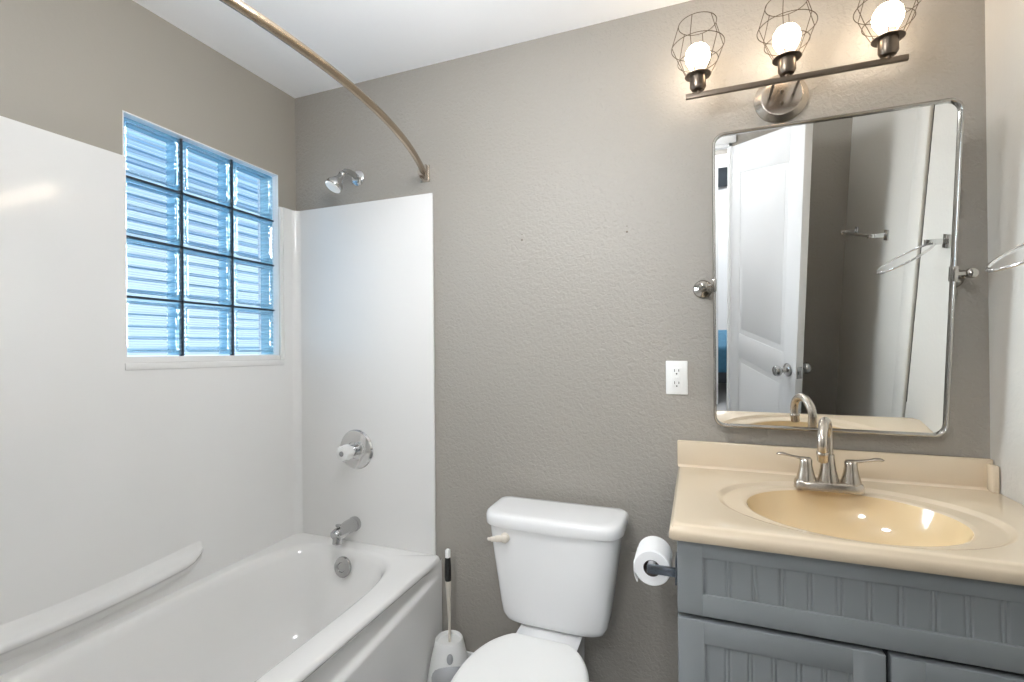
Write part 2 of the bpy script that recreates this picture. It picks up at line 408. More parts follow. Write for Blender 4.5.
dr = MB(); dr.lathe([(0.032, 0), (0.032, 0.003), (0.02, 0.005), (0, 0.006)], (0.34, -0.36, TZ-0.353)); dr.build('drain', 'chrome_soft', tub)

# tub spout
sp = thing('tub_spout', 'chrome tub spout with diverter knob above the overflow', 'tub spout', (0.325, -TH, 0.5165))
b = MB(); c0 = Vector((0.331, -TH, 0.521))
b.lathe([(0.030, 0.0), (0.031, 0.012), (0.028, 0.020), (0.020, 0.021)], c0, (0, -1, 0), cap=True)
b.tube([c0+Vector(p) for p in ((0, -0.015, 0), (0, -0.045, 0.001), (0, -0.080, -0.002), (0, -0.108, -0.006), (0, -0.124, -0.010), (0, -0.128, -0.012))], [0.028, 0.028, 0.0265, 0.0255, 0.0245, 0.021], seg=24)
b.build('spout_body', 'chrome_soft', sp)
b = MB(); b.lathe([(0.0205, 0), (0.0200, 0.034), (0.015, 0.035), (0, 0.035)], c0+Vector((0, -0.107, -0.012)), (0, -0.15, -1)); b.build('spout_nozzle', 'chrome_soft', sp)
b = MB(); b.lathe([(0.004, 0), (0.004, 0.010), (0.010, 0.012), (0.010, 0.018), (0, 0.020)], c0+Vector((0, -0.108, 0.014)), (0, 0, 1)); b.build('diverter_knob', 'chrome_soft', sp)

# shower valve
c0 = Vector((0.342, -TH, 0.8405))
va = thing('shower_valve', 'round chrome shower valve with clear acrylic knob', 'shower valve', tuple(c0))
b = MB(); b.lathe([(0.084, 0), (0.085, 0.004), (0.080, 0.012), (0.060, 0.018), (0.035, 0.021), (0.034, 0.019), (0, 0.019)], c0, (0, -1, 0), seg=56); b.build('escutcheon', 'chrome', va)
b = MB(); b.lathe([(0.024, 0.015), (0.024, 0.045), (0.018, 0.050), (0, 0.050)], c0, (0, -1, 0)); b.build('valve_sleeve', 'chrome', va)
b = MB(); seg = 40; rings = []
for h, rad in ((0.048, 0.020), (0.052, 0.030), (0.062, 0.034), (0.085, 0.033), (0.094, 0.028), (0.097, 0.018)):
    rings.append([c0 + Vector((rad*(1+0.05*math.cos(8*2*PI*k/seg))*math.cos(2*PI*k/seg), -h, rad*(1+0.05*math.cos(8*2*PI*k/seg))*math.sin(2*PI*k/seg))) for k in range(seg)])
b.loft(rings); b.build('knob', 'acrylic_knob', va)
b = MB(); b.lathe([(0.011, 0.096), (0.011, 0.0985), (0, 0.099)], c0, (0, -1, 0)); b.build('knob_cap', 'chrome_soft', va)

# shower head
c0 = Vector((0.350, -0.001, 2.010))
sh = thing('showerhead', 'chrome shower head with white spray face on the wall above the surround', 'shower head', tuple(c0))
b = MB(); b.lathe([(0.034, 0), (0.034, 0.003), (0.028, 0.010), (0.014, 0.014), (0, 0.014)], c0, (0, -1, 0)); b.build('flange', 'chrome', sh)
pth = smoothpath([c0+Vector(p) for p in ((0, -0.004, 0), (-0.002, -0.038, 0.010), (-0.005, -0.070, 0.007), (-0.007, -0.090, -0.012))])
b = MB(); b.tube(pth, 0.0115, seg=18); b.build('shower_arm', 'chrome_soft', sh)
d = Vector((-0.30, -0.46, -0.84)).normalized(); e = pth[-1]
b = MB(); b.sphere(e, 0.0155); b.lathe([(0.013, 0.004), (0.015, 0.020), (0.022, 0.034), (0.034, 0.052), (0.036, 0.066), (0.034, 0.070)], e, d); b.build('head_body', 'chrome_soft', sh)
b = MB(); b.lathe([(0.033, 0.066), (0.033, 0.073), (0.026, 0.078), (0, 0.079)], e, d); b.build('spray_face', 'spray', sh)

# curved curtain rod
ZR = 1.983
rod = thing('curtain_rod', 'bowed champagne-coloured metal shower curtain rod', 'curtain rod', (0.70, -0.8, ZR))
pts = []
for k in range(61):
    y = -0.012 - (1.576)*k/60; pts.append((0.680+0.177*(1-((y+0.8)/0.8)**2), y, ZR))
b = MB(); b.tube(pts, 0.0118, seg=20); b.build('rod', 'bronze', rod)
for y0, s_ in ((-0.001, -1), (YF+0.015, 1)):
    b = MB(); b.box((0.665, y0, ZR-0.034), (0.707, y0+s_*0.006, ZR+0.034), 0.002)
    b.box((0.674, y0, ZR-0.022), (0.679, y0+s_*0.030, ZR+0.016), 0.001).box((0.697, y0, ZR-0.030), (0.702, y0+s_*0.026, ZR+0.030), 0.001)
    b.lathe([(0.0175, 0), (0.0175, 0.030), (0.0135, 0.032)], (0.686, y0+s_*0.028, ZR), (0.25, -s_*-1.0 if s_ > 0 else 1.0, 0), seg=24) if False else None
    b.tube([(0.681, y0+s_*0.004, ZR), (0.688, y0+s_*0.034, ZR)], 0.0165, seg=24)
    b.build('wall_bracket', 'nickel', rod)

# ------------------------------------------------------------------ toilet
TX = 1.268
to = thing('toilet', 'white two-piece toilet with closed lid', 'toilet', (TX, -0.45, 0))
tk = MB(); rings = []
for z, hw, y0, y1 in ((0.3535, 0.128, -0.185, -0.075), (0.356, 0.150, -0.200, -0.062), (0.366, 0.163, -0.212, -0.054), (0.385, 0.172, -0.219, -0.050), (0.42, 0.178, -0.223, -0.046), (0.52, 0.192, -0.229, -0.040), (0.62, 0.206, -0.235, -0.036), (0.688, 0.214, -0.238, -0.034)):
    rings.append(superring(TX-0.007, (y0+y1)/2, z, hw+0.006, (y1-y0)/2, 4.6, 80))
tk.loft(rings); tk.build('tank', 'porcelain', to, smooth=60)
ld = MB(); rings = []
def lidring(z, ins):
    pts = []
    x0, x1, yb, yf = TX-0.240+ins, TX+0.224-ins, -0.036-ins, -0.250+ins
    # plan: straight back, front edge bowed, front corners clipped
    return superring_clip(x0, x1, yb, yf, z)
def superring_clip(x0, x1, yb, yf, z):
    P = []
    cxm, hw = (x0+x1)/2, (x1-x0)/2
    def arc(cx, cy_, rx, ry, a0, a1, n_): return [(cx+rx*math.cos(R(a0+(a1-a0)*k/n_)), cy_+ry*math.sin(R(a0+(a1-a0)*k/n_))) for k in range(n_+1)]
    P += arc(x0+0.030, yb-0.030, 0.030, 0.030, 180, 90, 6) + arc(x1-0.030, yb-0.030, 0.030, 0.030, 90, 0, 6)
    P += arc(x1-0.060, yf+0.080, 0.060, 0.072, 0, -82, 8)
    for k in range(1, 10):
        t = k/10; P.append((x1-0.052 + (x0-x1+0.104)*t, yf+0.0087-0.009*math.sin(PI*t)))
    P += arc(x0+0.060, yf+0.080, 0.060, 0.072, -98, -180, 8)
    return [Vector((x, y, z)) for x, y in P]
rings = [lidring(0.684, 0.008), lidring(0.684, 0.002), lidring(0.688, 0.0), lidring(0.712, 0.0), lidring(0.720, 0.003), lidring(0.725, 0.010), lidring(0.727, 0.030)]
ld.loft(rings); ld.build('tank_lid', 'porcelain', to, smooth=60)
lv = MB(); lv.lathe([(0.016, 0), (0.016, 0.006), (0.010, 0.011), (0, 0.011)], (1.116, -0.232, 0.652), (0, -1, 0))
lv.tube(smoothpath([(1.128, -0.246, 0.652), (1.120, -0.249, 0.6525), (1.100, -0.252, 0.652), (1.076, -0.254, 0.648), (1.060, -0.253, 0.646)]), [0.009]*4+[0.0135]*8+[0.011]*8+[0.0085]*6+[0.006]*6+[0.003], seg=16, flat=(1.0, 0.5))
lv.build('flush_lever', mat('beige_lever', s2l(226, 218, 206), 0.25), to)
bw = MB(); rings = []
for z, cyy, hw, hl, pw in ((0.0, -0.42, 0.115, 0.235, 2.6), (0.02, -0.42, 0.112, 0.232, 2.6), (0.10, -0.42, 0.098, 0.215, 2.6), (0.18, -0.44, 0.105, 0.215, 2.4), (0.26, -0.475, 0.140, 0.225, 2.3), (0.32, -0.49, 0.168, 0.238, 2.2), (0.365, -0.535, 0.174, 0.235, 2.15), (0.380, -0.54, 0.174, 0.232, 2.15), (0.384, -0.54, 0.168, 0.228, 2.15)):
    rings.append(superring(TX, cyy, z, hw, hl, pw, 64))
bw.loft(rings)
bw.loft([superring(TX, -0.185, 0.06, 0.075, 0.13, 4, 40), superring(TX, -0.19, 0.25, 0.085, 0.13, 4, 40), superring(TX-0.012, -0.20, 0.325, 0.094, 0.15, 6, 40), superring(TX-0.012, -0.21, 0.348, 0.104, 0.17, 6, 40), superring(TX-0.012, -0.21, 0.353, 0.100, 0.167, 6, 40)])
bw.build('bowl', 'porcelain', to, smooth=60)
def seatring(z, ins):
    out = []
    for k in range(72):
        t = 2*PI*k/72; c, s_ = math.cos(t), math.sin(t)
        x = (0.173-ins)*sgn(c)*abs(c)**(2/2.2); 
        y = (0.228-ins)*sgn(s_)*abs(s_)**(2/2.2)
        if s_ > 0: y = min(y, 0.205-ins)
        out.append(Vector((TX+0.009+x, -0.553+y, z)))
    return out
se = MB(); se.loft([seatring(0.386, 0.006), seatring(0.389, 0.001), seatring(0.400, 0.001), seatring(0.403, 0.006)]); se.build('seat', 'plastic', to, smooth=60)
sl = MB(); sl.loft([seatring(0.4035, 0.006), seatring(0.406, 0.001), seatring(0.416, 0.0), seatring(0.422, 0.005), seatring(0.425, 0.015), seatring(0.427, 0.05), seatring(0.428, 0.12)]); sl.build('seat_lid', 'plastic', to, smooth=60)
for s_ in (-1, 1):
    hb = MB(); hb.box((TX+s_*0.070-0.016, -0.372, 0.352), (TX+s_*0.070+0.016, -0.345, 0.402), 0.005); hb.build('seat_hinge', 'plastic', to)

# toilet brush in its holder
hx, hy = 0.836, -0.110
ho = thing('toilet_brush_holder', 'white flared plastic toilet brush holder with its shaded front opening coloured grey on the floor by the tub', 'brush holder', (hx, hy, 0))
b = MB(); b.lathe([(0.085, 0.0), (0.085, 0.012), (0.081, 0.05), (0.067, 0.12), (0.055, 0.172), (0.052, 0.187), (0.048, 0.192), (0.045, 0.189), (0.044, 0.179), (0.012, 0.177)], (hx, hy, 0), seg=48); b.build('holder_shell', 'plastic', ho)
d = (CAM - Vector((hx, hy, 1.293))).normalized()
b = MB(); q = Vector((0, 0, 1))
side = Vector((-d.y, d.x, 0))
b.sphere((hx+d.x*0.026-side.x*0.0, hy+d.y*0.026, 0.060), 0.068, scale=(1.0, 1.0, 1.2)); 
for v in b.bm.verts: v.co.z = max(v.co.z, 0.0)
b.build('shaded_interior', 'plastic_grey', ho)  # grey dome colouring in the shaded inside of the front opening
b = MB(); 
b.sphere((hx+d.x*0.0600, hy+d.y*0.0560, 0.147), 0.012, scale=(1.0, 1.0, 1.6)); b.build('shaded_notch', 'plastic_grey', ho)  # grey spot painted for the shaded hole above the opening
br = thing('toilet_brush', 'white toilet brush with black grip standing in its holder', 'toilet brush', (hx, hy, 0.19))
b = MB(); b.tube([(hx+0.002, hy, 0.178), (hx+0.001, hy, 0.27), (hx-0.001, hy, 0.35), (hx-0.002, hy, 0.405)], [0.0045, 0.0055, 0.0085, 0.0115], seg=18); b.build('handle', 'plastic_beige', br)
b = MB(); b.tube([(hx-0.002, hy, 0.403), (hx-0.003, hy, 0.42), (hx-0.003, hy, 0.46), (hx-0.003, hy, 0.492)], [0.0112, 0.0128, 0.0122, 0.0100], seg=18); b.build('grip', 'black', br)
b = MB(); b.tube([(hx-0.003, hy, 0.490), (hx-0.003, hy, 0.518), (hx-0.003, hy, 0.522)], [0.0100, 0.0095, 0.006], seg=18); b.build('end_cap', 'plastic', br)

# ------------------------------------------------------------------ vanity cabinet
VX0, VX1, VY = 1.662, XR-0.003, -0.535
CT = 0.843
va = thing('vanity_cabinet', 'grey-blue beadboard vanity cabinet', 'cabinet', ((VX0+VX1)/2, -0.27, 0))
b = MB(); b.box((VX0, -0.510, 0.09), (VX0+0.016, -0.004, CT)).box((VX1-0.016, -0.510, 0.09), (VX1, -0.004, CT)).box((VX0, -0.020, 0.09), (VX1, -0.004, CT)).box((VX0, -0.510, 0.09), (VX1, -0.004, 0.106))
b.box((VX0+0.01, -0.46, 0.0), (VX1, -0.01, 0.09)); b.build('carcass', 'cabinet', va, smooth=0)
def bead_panel(mb, x0, x1, z0, z1, rail, n, y0=-0.512, y1=VY, rt=None, rb=None):
    """frame-and-panel front with vertical bead grooves, all one moulded front"""
    dpt = 0.007
    f = MB()
    rt = rt or rail; rb = rb or rail
    mb.box((x0, y0, z0), (x0+rail, y1, z1), 0.003).box((x1-rail, y0, z0), (x1, y1, z1), 0.003)
    mb.box((x0+rail-0.004, y0, z0), (x1-rail+0.004, y1, z0+rb), 0.003).box((x0+rail-0.004, y0, z1-rt), (x1-rail+0.004, y1, z1), 0.003)
    yb = y1 + 0.0045
    w = (x1-x0-2*rail)/n; g = 0.0035
    def fn(u, v):
        x = x0+rail-0.004 + (x1-x0-2*rail+0.008)*u
        t = ((x-(x0+rail))/w) % 1.0; dd = abs(min(t, 1-t)*w-0.004)
        return Vector((x, yb + 0.0022*max(0, 1-dd/g), z0+rb-0.004+(z1-z0-rb-rt+0.008)*v))
    mb.grid(fn, n*36, 1)
GAPZ = 0.664
b = MB(); b.box((VX0+0.001, -0.513, GAPZ), (VX1, VY, CT-0.001), 0.002) if False else None
bead_panel(b, VX0+0.001, VX1-0.001, GAPZ+0.006, CT-0.002, 0.056, 13, rt=0.040, rb=0.050)
b.build('drawer_front', 'cabinet', va, smooth=35)
XM = 2.062
for x0, x1 in ((VX0+0.001, XM-0.004), (XM+0.004, VX1-0.001)):
    b = MB(); bead_panel(b, x0, x1, 0.105, GAPZ-0.005, 0.058, 6, rt=0.052); b.build('door', 'cabinet', va, smooth=35)
b = MB(); b.box((VX0+0.004, -0.5125, 0.10), (VX1, -0.509, CT-0.004)); b.build('gap_shade', 'gap', va, smooth=0)  # dark sheet behind the fronts, shade of the gaps put into its colour

# ------------------------------------------------------------------ countertop with integral oval basin
ZC, CX0, CX1, CYF = 0.880, 1.647, XR-0.002, -0.560
ct = thing('vanity_countertop', 'beige cultured marble countertop with integral oval basin and backsplash', 'countertop', ((CX0+CX1)/2, -0.28, CT))
bx, by = 2.053, -0.314
n = 128
def rectpt(t, off=0.0):
    """point of the counter outline seen from the basin centre at angle t"""
    c, s_ = math.cos(t), math.sin(t)
    x0, x1, y0, y1 = CX0+off, CX1, CYF+off, -0.002
    k = 1e9
    if c > 1e-9: k = min(k, (x1-bx)/c)
    if c < -1e-9: k = min(k, (x0-bx)/c)
    if s_ > 1e-9: k = min(k, (y1-by)/s_)
    if s_ < -1e-9: k = min(k, (y0-by)/s_)
    return bx+c*k, by+s_*k
ANG = [2*PI*k/n for k in range(n)]
for (X, Y) in ((CX0, CYF), (CX1, CYF), (CX1, -0.002), (CX0, -0.002)):   # snap a ray to every corner
    a = math.atan2(Y-by, X-bx) % (2*PI); i = min(range(n), key=lambda k: abs(ANG[k]-a)); ANG[i] = a
def ell(a, b, z, dy=0.0):
    return [Vector((bx + a*b*math.cos(t)/math.sqrt((b*math.cos(t))**2+(a*math.sin(t))**2), by+dy + a*b*math.sin(t)/math.sqrt((b*math.cos(t))**2+(a*math.sin(t))**2), z)) for t in ANG]
def outl(off, z): return [Vector((*rectpt(t, off), z)) for t in ANG]
AX, BY_ = 0.225, 0.184
top = MB()
top.loft([outl(0.004, CT), outl(0.0, CT+0.006), outl(0.0, ZC-0.018), outl(0.002, ZC-0.011), outl(0.004, ZC-0.010), outl(0.0055, ZC-0.004), outl(0.010, ZC-0.0005), outl(0.018, ZC),
          ell(AX+0.075, BY_+0.040, ZC), ell(AX+0.068, BY_+0.035, ZC-0.0010), ell(AX+0.060, BY_+0.031, ZC-0.0075), ell(AX+0.052, BY_+0.027, ZC-0.0088),
          ell(AX+0.012, BY_+0.009, ZC-0.0090), ell(AX+0.005, BY_+0.004, ZC-0.0100), ell(AX, BY_, ZC-0.0130)], cap0=False, cap1=False)
top.build('top', 'marble', ct, smooth=50)
bs = MB()
DZ = [(1.0, 0.013), (0.985, 0.022), (0.965, 0.036), (0.93, 0.056), (0.87, 0.080), (0.77, 0.104), (0.62, 0.124), (0.42, 0.137), (0.20, 0.143), (0.08, 0.145)]
bs.loft([ell(AX*s_, BY_*s_, ZC-dz, 0.02*(1-s_)) for s_, dz in DZ], cap0=False)
bs.build('basin', 'basin', ct, smooth=60)
b = MB(); b.lathe([(0.024, 0), (0.024, 0.003), (0.015, 0.005), (0.013, 0.008), (0, 0.009)], (bx, by+0.02, ZC-0.146)); b.build('drain', 'nickel', ct)
b = MB(); b.box((CX0, -0.0215, ZC-0.002), (CX1, -0.002, 0.964), 0.004)
b.box((CX1-0.016, -0.050, ZC-0.001), (CX1, -0.018, 0.953), 0.005)
b.build('backsplash', 'marble', ct)
cv = MB(); cvr = 0.010
cv.loft([[Vector((x, -0.0210-cvr+cvr*math.sin(R(a)), ZC-0.0005+cvr-cvr*math.cos(R(a)))) for a in range(0, 91, 15)] + [Vector((x, -0.0208, ZC-0.001))] for x in (CX0+0.003, CX1-0.001)])
cv.build('backsplash_cove', 'marble', ct)

# ------------------------------------------------------------------ faucet
FX, FY = 2.046, -0.150
fa = thing('faucet', 'brushed nickel two-handle sink faucet with arched spout', 'faucet', (FX, FY, ZC))
FZ = ZC-0.0005
b = MB()
b.loft([superring(FX, FY, FZ+z, 0.083-i, 0.029-i, 3.2, 64) for z, i in ((0, 0), (0.017, 0.001), (0.022, 0.003), (0.0245, 0.008))]); b.build('deck_plate', 'nickel', fa, smooth=50)
b = MB(); b.lathe([(0.0260, 0.019), (0.0245, 0.030), (0.0195, 0.055), (0.0165, 0.080), (0.0155, 0.095), (0.0150, 0.097)], (FX, FY, FZ), seg=36)
b.build('spout_base', 'nickel', fa)
rA = 0.052
pth = [Vector((FX, FY, FZ+0.090)), Vector((FX, FY, FZ+0.115)), Vector((FX, FY, FZ+0.142))]
for k in range(1, 19):
    a = R(200*k/18); q_ = rA*math.cos(a)-rA; pth.append(Vector((FX+q_*math.sin(R(19)), FY+q_*math.cos(R(19)), FZ+0.142+rA*math.sin(a))))
pth.append(pth[-1]+(pth[-1]-pth[-2]).normalized()*0.006)
b = MB(); b.tube(pth, [0.0125]*3+[0.0125-0.001*k/18 for k in range(1, 19)]+[0.0112], seg=22); b.build('spout', 'nickel', fa)
e = pth[-1]; d = (pth[-1]-pth[-2]).normalized()
b = MB(); b.lathe([(0.0125, -0.004), (0.0145, 0.0), (0.0145, 0.004), (0.0130, 0.006), (0.0130, 0.022), (0.0115, 0.024), (0, 0.024)], e, d, seg=30); b.build('aerator', 'nickel', fa)
for s_ in (-1, 1):
    hx0 = FX+s_*0.053
    b = MB(); b.lathe([(0.0245, 0.019), (0.0235, 0.028), (0.0185, 0.048), (0.0155, 0.066), (0.0155, 0.078), (0.0135, 0.081), (0, 0.082)], (hx0, FY, FZ), seg=34); hd = b.build('handle', 'nickel', fa)
    b = MB(); b.tube(smoothpath([(hx0-s_*0.010, FY, FZ+0.080), (hx0+s_*0.012, FY, FZ+0.0815), (hx0+s_*0.036, FY-0.002, FZ+0.086), (hx0+s_*0.058, FY-0.004, FZ+0.091), (hx0+s_*0.074, FY-0.005, FZ+0.090)], 6),
                     [0.0125]*6+[0.0100]*4+[0.0085]*6+[0.0105]*6+[0.009, 0.006, 0.003], seg=18, flat=(0.38, 1.0))
    b.build('lever', 'nickel', hd)

# ------------------------------------------------------------------ toilet paper
PX, PZ, PYF, PYB, PR = 1.600, 0.737, -0.460, -0.362, 0.0445
hp = thing('toilet_paper_holder', 'chrome single-arm toilet paper holder on the side of the vanity', 'toilet paper holder', (VX0, -0.47, PZ))
b = MB(); b.box((VX0-0.006, -0.492, PZ-0.028), (VX0-0.001, -0.438, PZ+0.032), 0.0015); b.build('mounting_plate', 'chrome_reflecting', hp)
b = MB(); b.box((PX-0.009, -0.490, PZ-0.010), (VX0-0.004, -0.478, PZ+0.010), 0.0015); b.build('arm', 'chrome_reflecting', hp)
b = MB(); b.tube([(PX, -0.484, PZ+0.001), (PX, PYB+0.012, PZ+0.001)], 0.0085, seg=20); b.build('roller', 'plastic_grey', hp)
rl = thing('toilet_paper_roll', 'white toilet paper roll beside the vanity', 'toilet paper', (PX, -0.41, PZ-0.006))
b = MB(); rings = []
cz = PZ-0.010
prof = [(0.0205, PYF), (PR-0.003, PYF-0.0005), (PR, PYF+0.003), (PR, PYB-0.003), (PR-0.003, PYB), (0.0205, PYB)]
for r_, y in prof: rings.append([Vector((PX+r_*math.cos(2*PI*k/48), y, cz+r_*math.sin(2*PI*k/48))) for k in range(48)])
b.loft(rings, cap0=False, cap1=False)
# loose sheet hanging down the far-left side
b.loft([[Vector((PX-PR-0.0004+o, PYF+0.001, z)), Vector((PX-PR-0.0004+o, PYB-0.001, z)), Vector((PX-PR+0.0012+o, PYB-0.001, z)), Vector((PX-PR+0.0012+o, PYF+0.001, z))] for z, o in ((cz+0.008, 0.0), (cz-0.010, 0.0), (cz-0.026, 0.002), (cz-0.040, 0.008))])
b.build('tissue', 'paper', rl)
b = MB(); b.lathe([(0.0207, 0), (0.0207, PYB-PYF), (0.0193, PYB-PYF), (0.0193, 0)], (PX, PYF, cz), (0, 1, 0), cap=False); b.loft([[Vector((PX+r_*math.cos(2*PI*k/40), y, cz+r_*math.sin(2*PI*k/40))) for k in range(40)] for r_, y in ((0.0193, PYF), (0.0207, PYF))], cap0=False, cap1=False)
b.build('cardboard_core', 'card', rl)

# ------------------------------------------------------------------ outlet
ox, oz = 1.6472, 1.1705
ou = thing('electrical_outlet', 'white duplex electrical outlet left of the mirror', 'outlet', (ox, 0, oz))
b = MB(); b.box((ox-0.0345, -0.006, oz-0.056), (ox+0.0345, 0, oz+0.056), 0.0022, 2); b.build('cover_plate', 'plastic', ou)
b = MB(); b.box((ox-0.0165, -0.0085, oz-0.033), (ox+0.0165, -0.005, oz+0.033), 0.001); rc_ = b.build('receptacle', 'plastic', ou)
for dz in (-0.0205, 0.0205):
    b = MB(); b.box((ox-0.0078, -0.0092, oz+dz-0.001), (ox-0.0058, -0.008, oz+dz+0.008)); b.box((ox+0.0058, -0.0092, oz+dz-0.000), (ox+0.0078, -0.008, oz+dz+0.0075))
    b.lathe([(0.0025, 0), (0.0025, 0.0007)], (ox, -0.0085, oz+dz-0.0075), (0, -1, 0), seg=14); b.build('socket_slots', 'slot', rc_, smooth=0)
b = MB(); b.box((ox-0.006, -0.0094, oz-0.0032), (ox-0.0005, -0.008, oz+0.0032), 0.0006).box((ox+0.0005, -0.0094, oz-0.0032), (ox+0.006, -0.008, oz+0.0032), 0.0006); b.build('test_button', 'plastic', rc_)

# old screw holes in the wall
for x, z, l in ((1.101, 1.679, 'small dark screw hole in the wall above the toilet tank'), (1.4886, 1.674, 'small dark screw hole in the wall nearer the mirror')):
    b = MB(); b.lathe([(0.0035, 0), (0.0035, 0.001), (0.002, 0.0015), (0, 0.0015)], (x, 0, z), (0, -1, 0), seg=12)
    b.lathe([(0.002, 0), (0.0018, 0.001), (0, 0.001)], (x, 0, z+0.020), (0, -1, 0), seg=10); tag(b.build('screw_hole', 'nickel_dark'), l, 'screw hole')

# ------------------------------------------------------------------ pivoting mirror
AL = R(7.1); MX0, MX1, MH, MC = 1.7585, 2.3440, 0.884, Vector((2.051, -0.110, 1.4625))
mi = thing('vanity_mirror', 'rectangular rounded-corner pivot mirror in a polished metal frame', 'mirror', (MC.x, 0, MC.z))
def mloc(x, n_, v):   # x across, n_ towards the room, v up the tilted glass
    return Vector((x, MC.y - n_*math.cos(AL) - v*math.sin(AL), MC.z - n_*math.sin(AL) + v*math.cos(AL)))
def mring(ins, n_, r, cnt=8):
    out = []; x0, x1, v0, v1 = MX0+ins, MX1-ins, -MH/2+ins, MH/2-ins
    for cx, cv_, a0 in ((x1-r, v1-r, 0), (x0+r, v1-r, 90), (x0+r, v0+r, 180), (x1-r, v0+r, 270)):
        for k in range(cnt+1):
            a = R(a0+90*k/cnt); out.append(mloc(cx+r*math.cos(a), n_, cv_+r*math.sin(a)))
    return out
b = MB(); b.loft([mring(0.004, 0.0, 0.030), mring(0.004, 0.002, 0.030)]); b.build('mirror_glass', 'mirror_glass', mi, smooth=20)
b = MB()
RR = 0.034
sec = [(0.0, -0.012), (0.0, 0.010), (0.002, 0.013), (0.006, 0.013), (0.008, 0.010), (0.008, 0.003), (0.008, -0.012)]
rings = [mring(i_, n_, RR-i_) for i_, n_ in sec]; rings.append(rings[0])
b.loft(rings, cap0=False, cap1=False); b.build('frame', 'steel', mi, smooth=35)
for s_, xp in ((-1, 1.731), (1, 2.378)):
    P0 = Vector((xp, 0, MC.z))
    b = MB(); b.lathe([(0.030, 0), (0.030, 0.004), (0.026, 0.010), (0.014, 0.016), (0.010, 0.022)], P0, (0, -1, 0)); fl = b.build('wall_flange', 'steel', mi)
    b = MB(); b.lathe([(0.0075, 0.015), (0.0065, 0.04), (0.0065, 0.060), (0.011, 0.064), (0.013, 0.072), (0.011, 0.080), (0.0065, 0.084), (0.0075, 0.096), (0.012, 0.101), (0.0135, 0.110), (0.012, 0.119), (0.005, 0.124), (0, 0.124)], P0, (0, -1, 0), seg=28); b.build('post', 'steel', mi)
    xe = MX0 if s_ < 0 else MX1
    b = MB(); b.tube([(xp, MC.y, MC.z), (xe+s_*0.001, MC.y, MC.z)], 0.005, seg=14); b.tube([mloc(xe-s_*0.003, 0.0, -0.024), mloc(xe-s_*0.003, 0.0, 0.024)], 0.0155, seg=4) if False else None
    b.box((-0.0062, -0.0150, -0.020), (0.0062, 0.0142, 0.020), 0.002, mtx=Matrix.Translation(mloc(xe-s_*0.0035, 0, 0)) @ Matrix.Rotation(AL, 4, 'X')); b.build('pivot_clip', 'steel', mi)

# ------------------------------------------------------------------ vanity light
LX, LZ, LYB, BZ = 1.963, 2.046, -0.114, 2.050
vl = thing('vanity_light', 'brushed nickel three-bulb wall light with open wire cages above the mirror', 'wall light', (LX, 0, LZ))
b = MB(); b.lathe([(0.075, 0), (0.075, 0.006), (0.058, 0.021), (0.055, 0.022), (0, 0.022)], (LX, 0, LZ), (0, -1, 0), seg=56); bpl = b.build('backplate', 'nickel', vl, smooth=18)
for dz in (-0.024, 0.012):
    b = MB(); b.lathe([(0.005, 0.02), (0.0055, 0.026), (0.003, 0.030), (0, 0.030)], (LX, 0, LZ+dz), (0, -1, 0), seg=16); b.build('cap_nut', 'nickel_dark', bpl)
for s_ in (-1, 1):
    b = MB(); b.tube([(LX+s_*0.033, -0.018, LZ+0.004), (LX+s_*0.033, LYB, BZ)], 0.0042, seg=12); b.build('support_arm', 'nickel_dark', vl)
b = MB(); b.box((1.686, LYB-0.006, BZ-0.0075), (2.2495, LYB+0.006, BZ+0.0075), 0.0015); b.build('bar', 'nickel_dark', vl)
for lx in (1.722, 1.963, 2.205):
    b = MB(); b.lathe([(0.007, 0.004), (0.007, 0.012), (0.018, 0.015), (0.0235, 0.024), (0.0235, 0.058), (0.037, 0.0585), (0.0385, 0.060), (0.037, 0.0615), (0.020, 0.062)], (lx, LYB, BZ), seg=40); sk = b.build('socket', 'nickel_dark', vl)
    b = MB(); z0 = BZ+0.062; levels = [(0.037, 0.0), (0.058, 0.042), (0.0765, 0.088), (0.055, 0.158)]
    for r_, dz in levels[1:]:
        b.tube([(lx+r_*math.cos(2*PI*k/48), LYB+r_*math.sin(2*PI*k/48), z0+dz) for k in range(48)], 0.0011, seg=6, closed=True)
    for k in range(6):
        a = 2*PI*k/6+0.25; b.tube([(lx+r_*math.cos(a), LYB+r_*math.sin(a), z0+dz) for r_, dz in levels], 0.0011, seg=6)
    b.build('wire_cage', 'wire', sk)
    b = MB(); b.lathe([(0.016, 0.058), (0.0165, 0.074), (0.021, 0.084)], (lx, LYB, BZ), seg=30, cap=False); b.build('bulb_neck', 'bulb_neck', sk)
    b = MB(); b.lathe([(0.021, 0.083), (0.028, 0.094), (0.0345, 0.108), (0.036, 0.121), (0.033, 0.136), (0.025, 0.148), (0.012, 0.1555), (0.002, 0.157)], (lx, LYB, BZ), seg=36); b.build('bulb', 'bulb', sk)

# ------------------------------------------------------------------ towel ring and towel bar on the right wall
c0 = Vector((XR, -0.470, 1.517))
tg = thing('towel_ring', 'chrome towel ring sticking out from the right wall beside the vanity mirror', 'towel ring', tuple(c0))
b = MB(); b.box(c0+Vector((-0.007, -0.020, -0.022)), c0+Vector((0, 0.020, 0.022)), 0.002); b.build('wall_plate', 'chrome', tg)
b = MB(); b.box(c0+Vector((-0.060, -0.007, -0.009)), c0+Vector((-0.005, 0.007, 0.009)), 0.0015); b.build('arm', 'chrome', tg)
p0 = c0+Vector((-0.052, 0.004, -0.006)); p1 = Vector((2.276, -0.418, 1.434)); cc = (p0+p1)/2; ua = (p1-p0).normalized(); va_ = Vector((0, 1, 0)); va_ = (va_-ua*va_.dot(ua)).normalized(); va_ = va_*math.cos(R(-5)) + ua.cross(va_)*math.sin(R(-5)); ra = (p1-p0).length/2
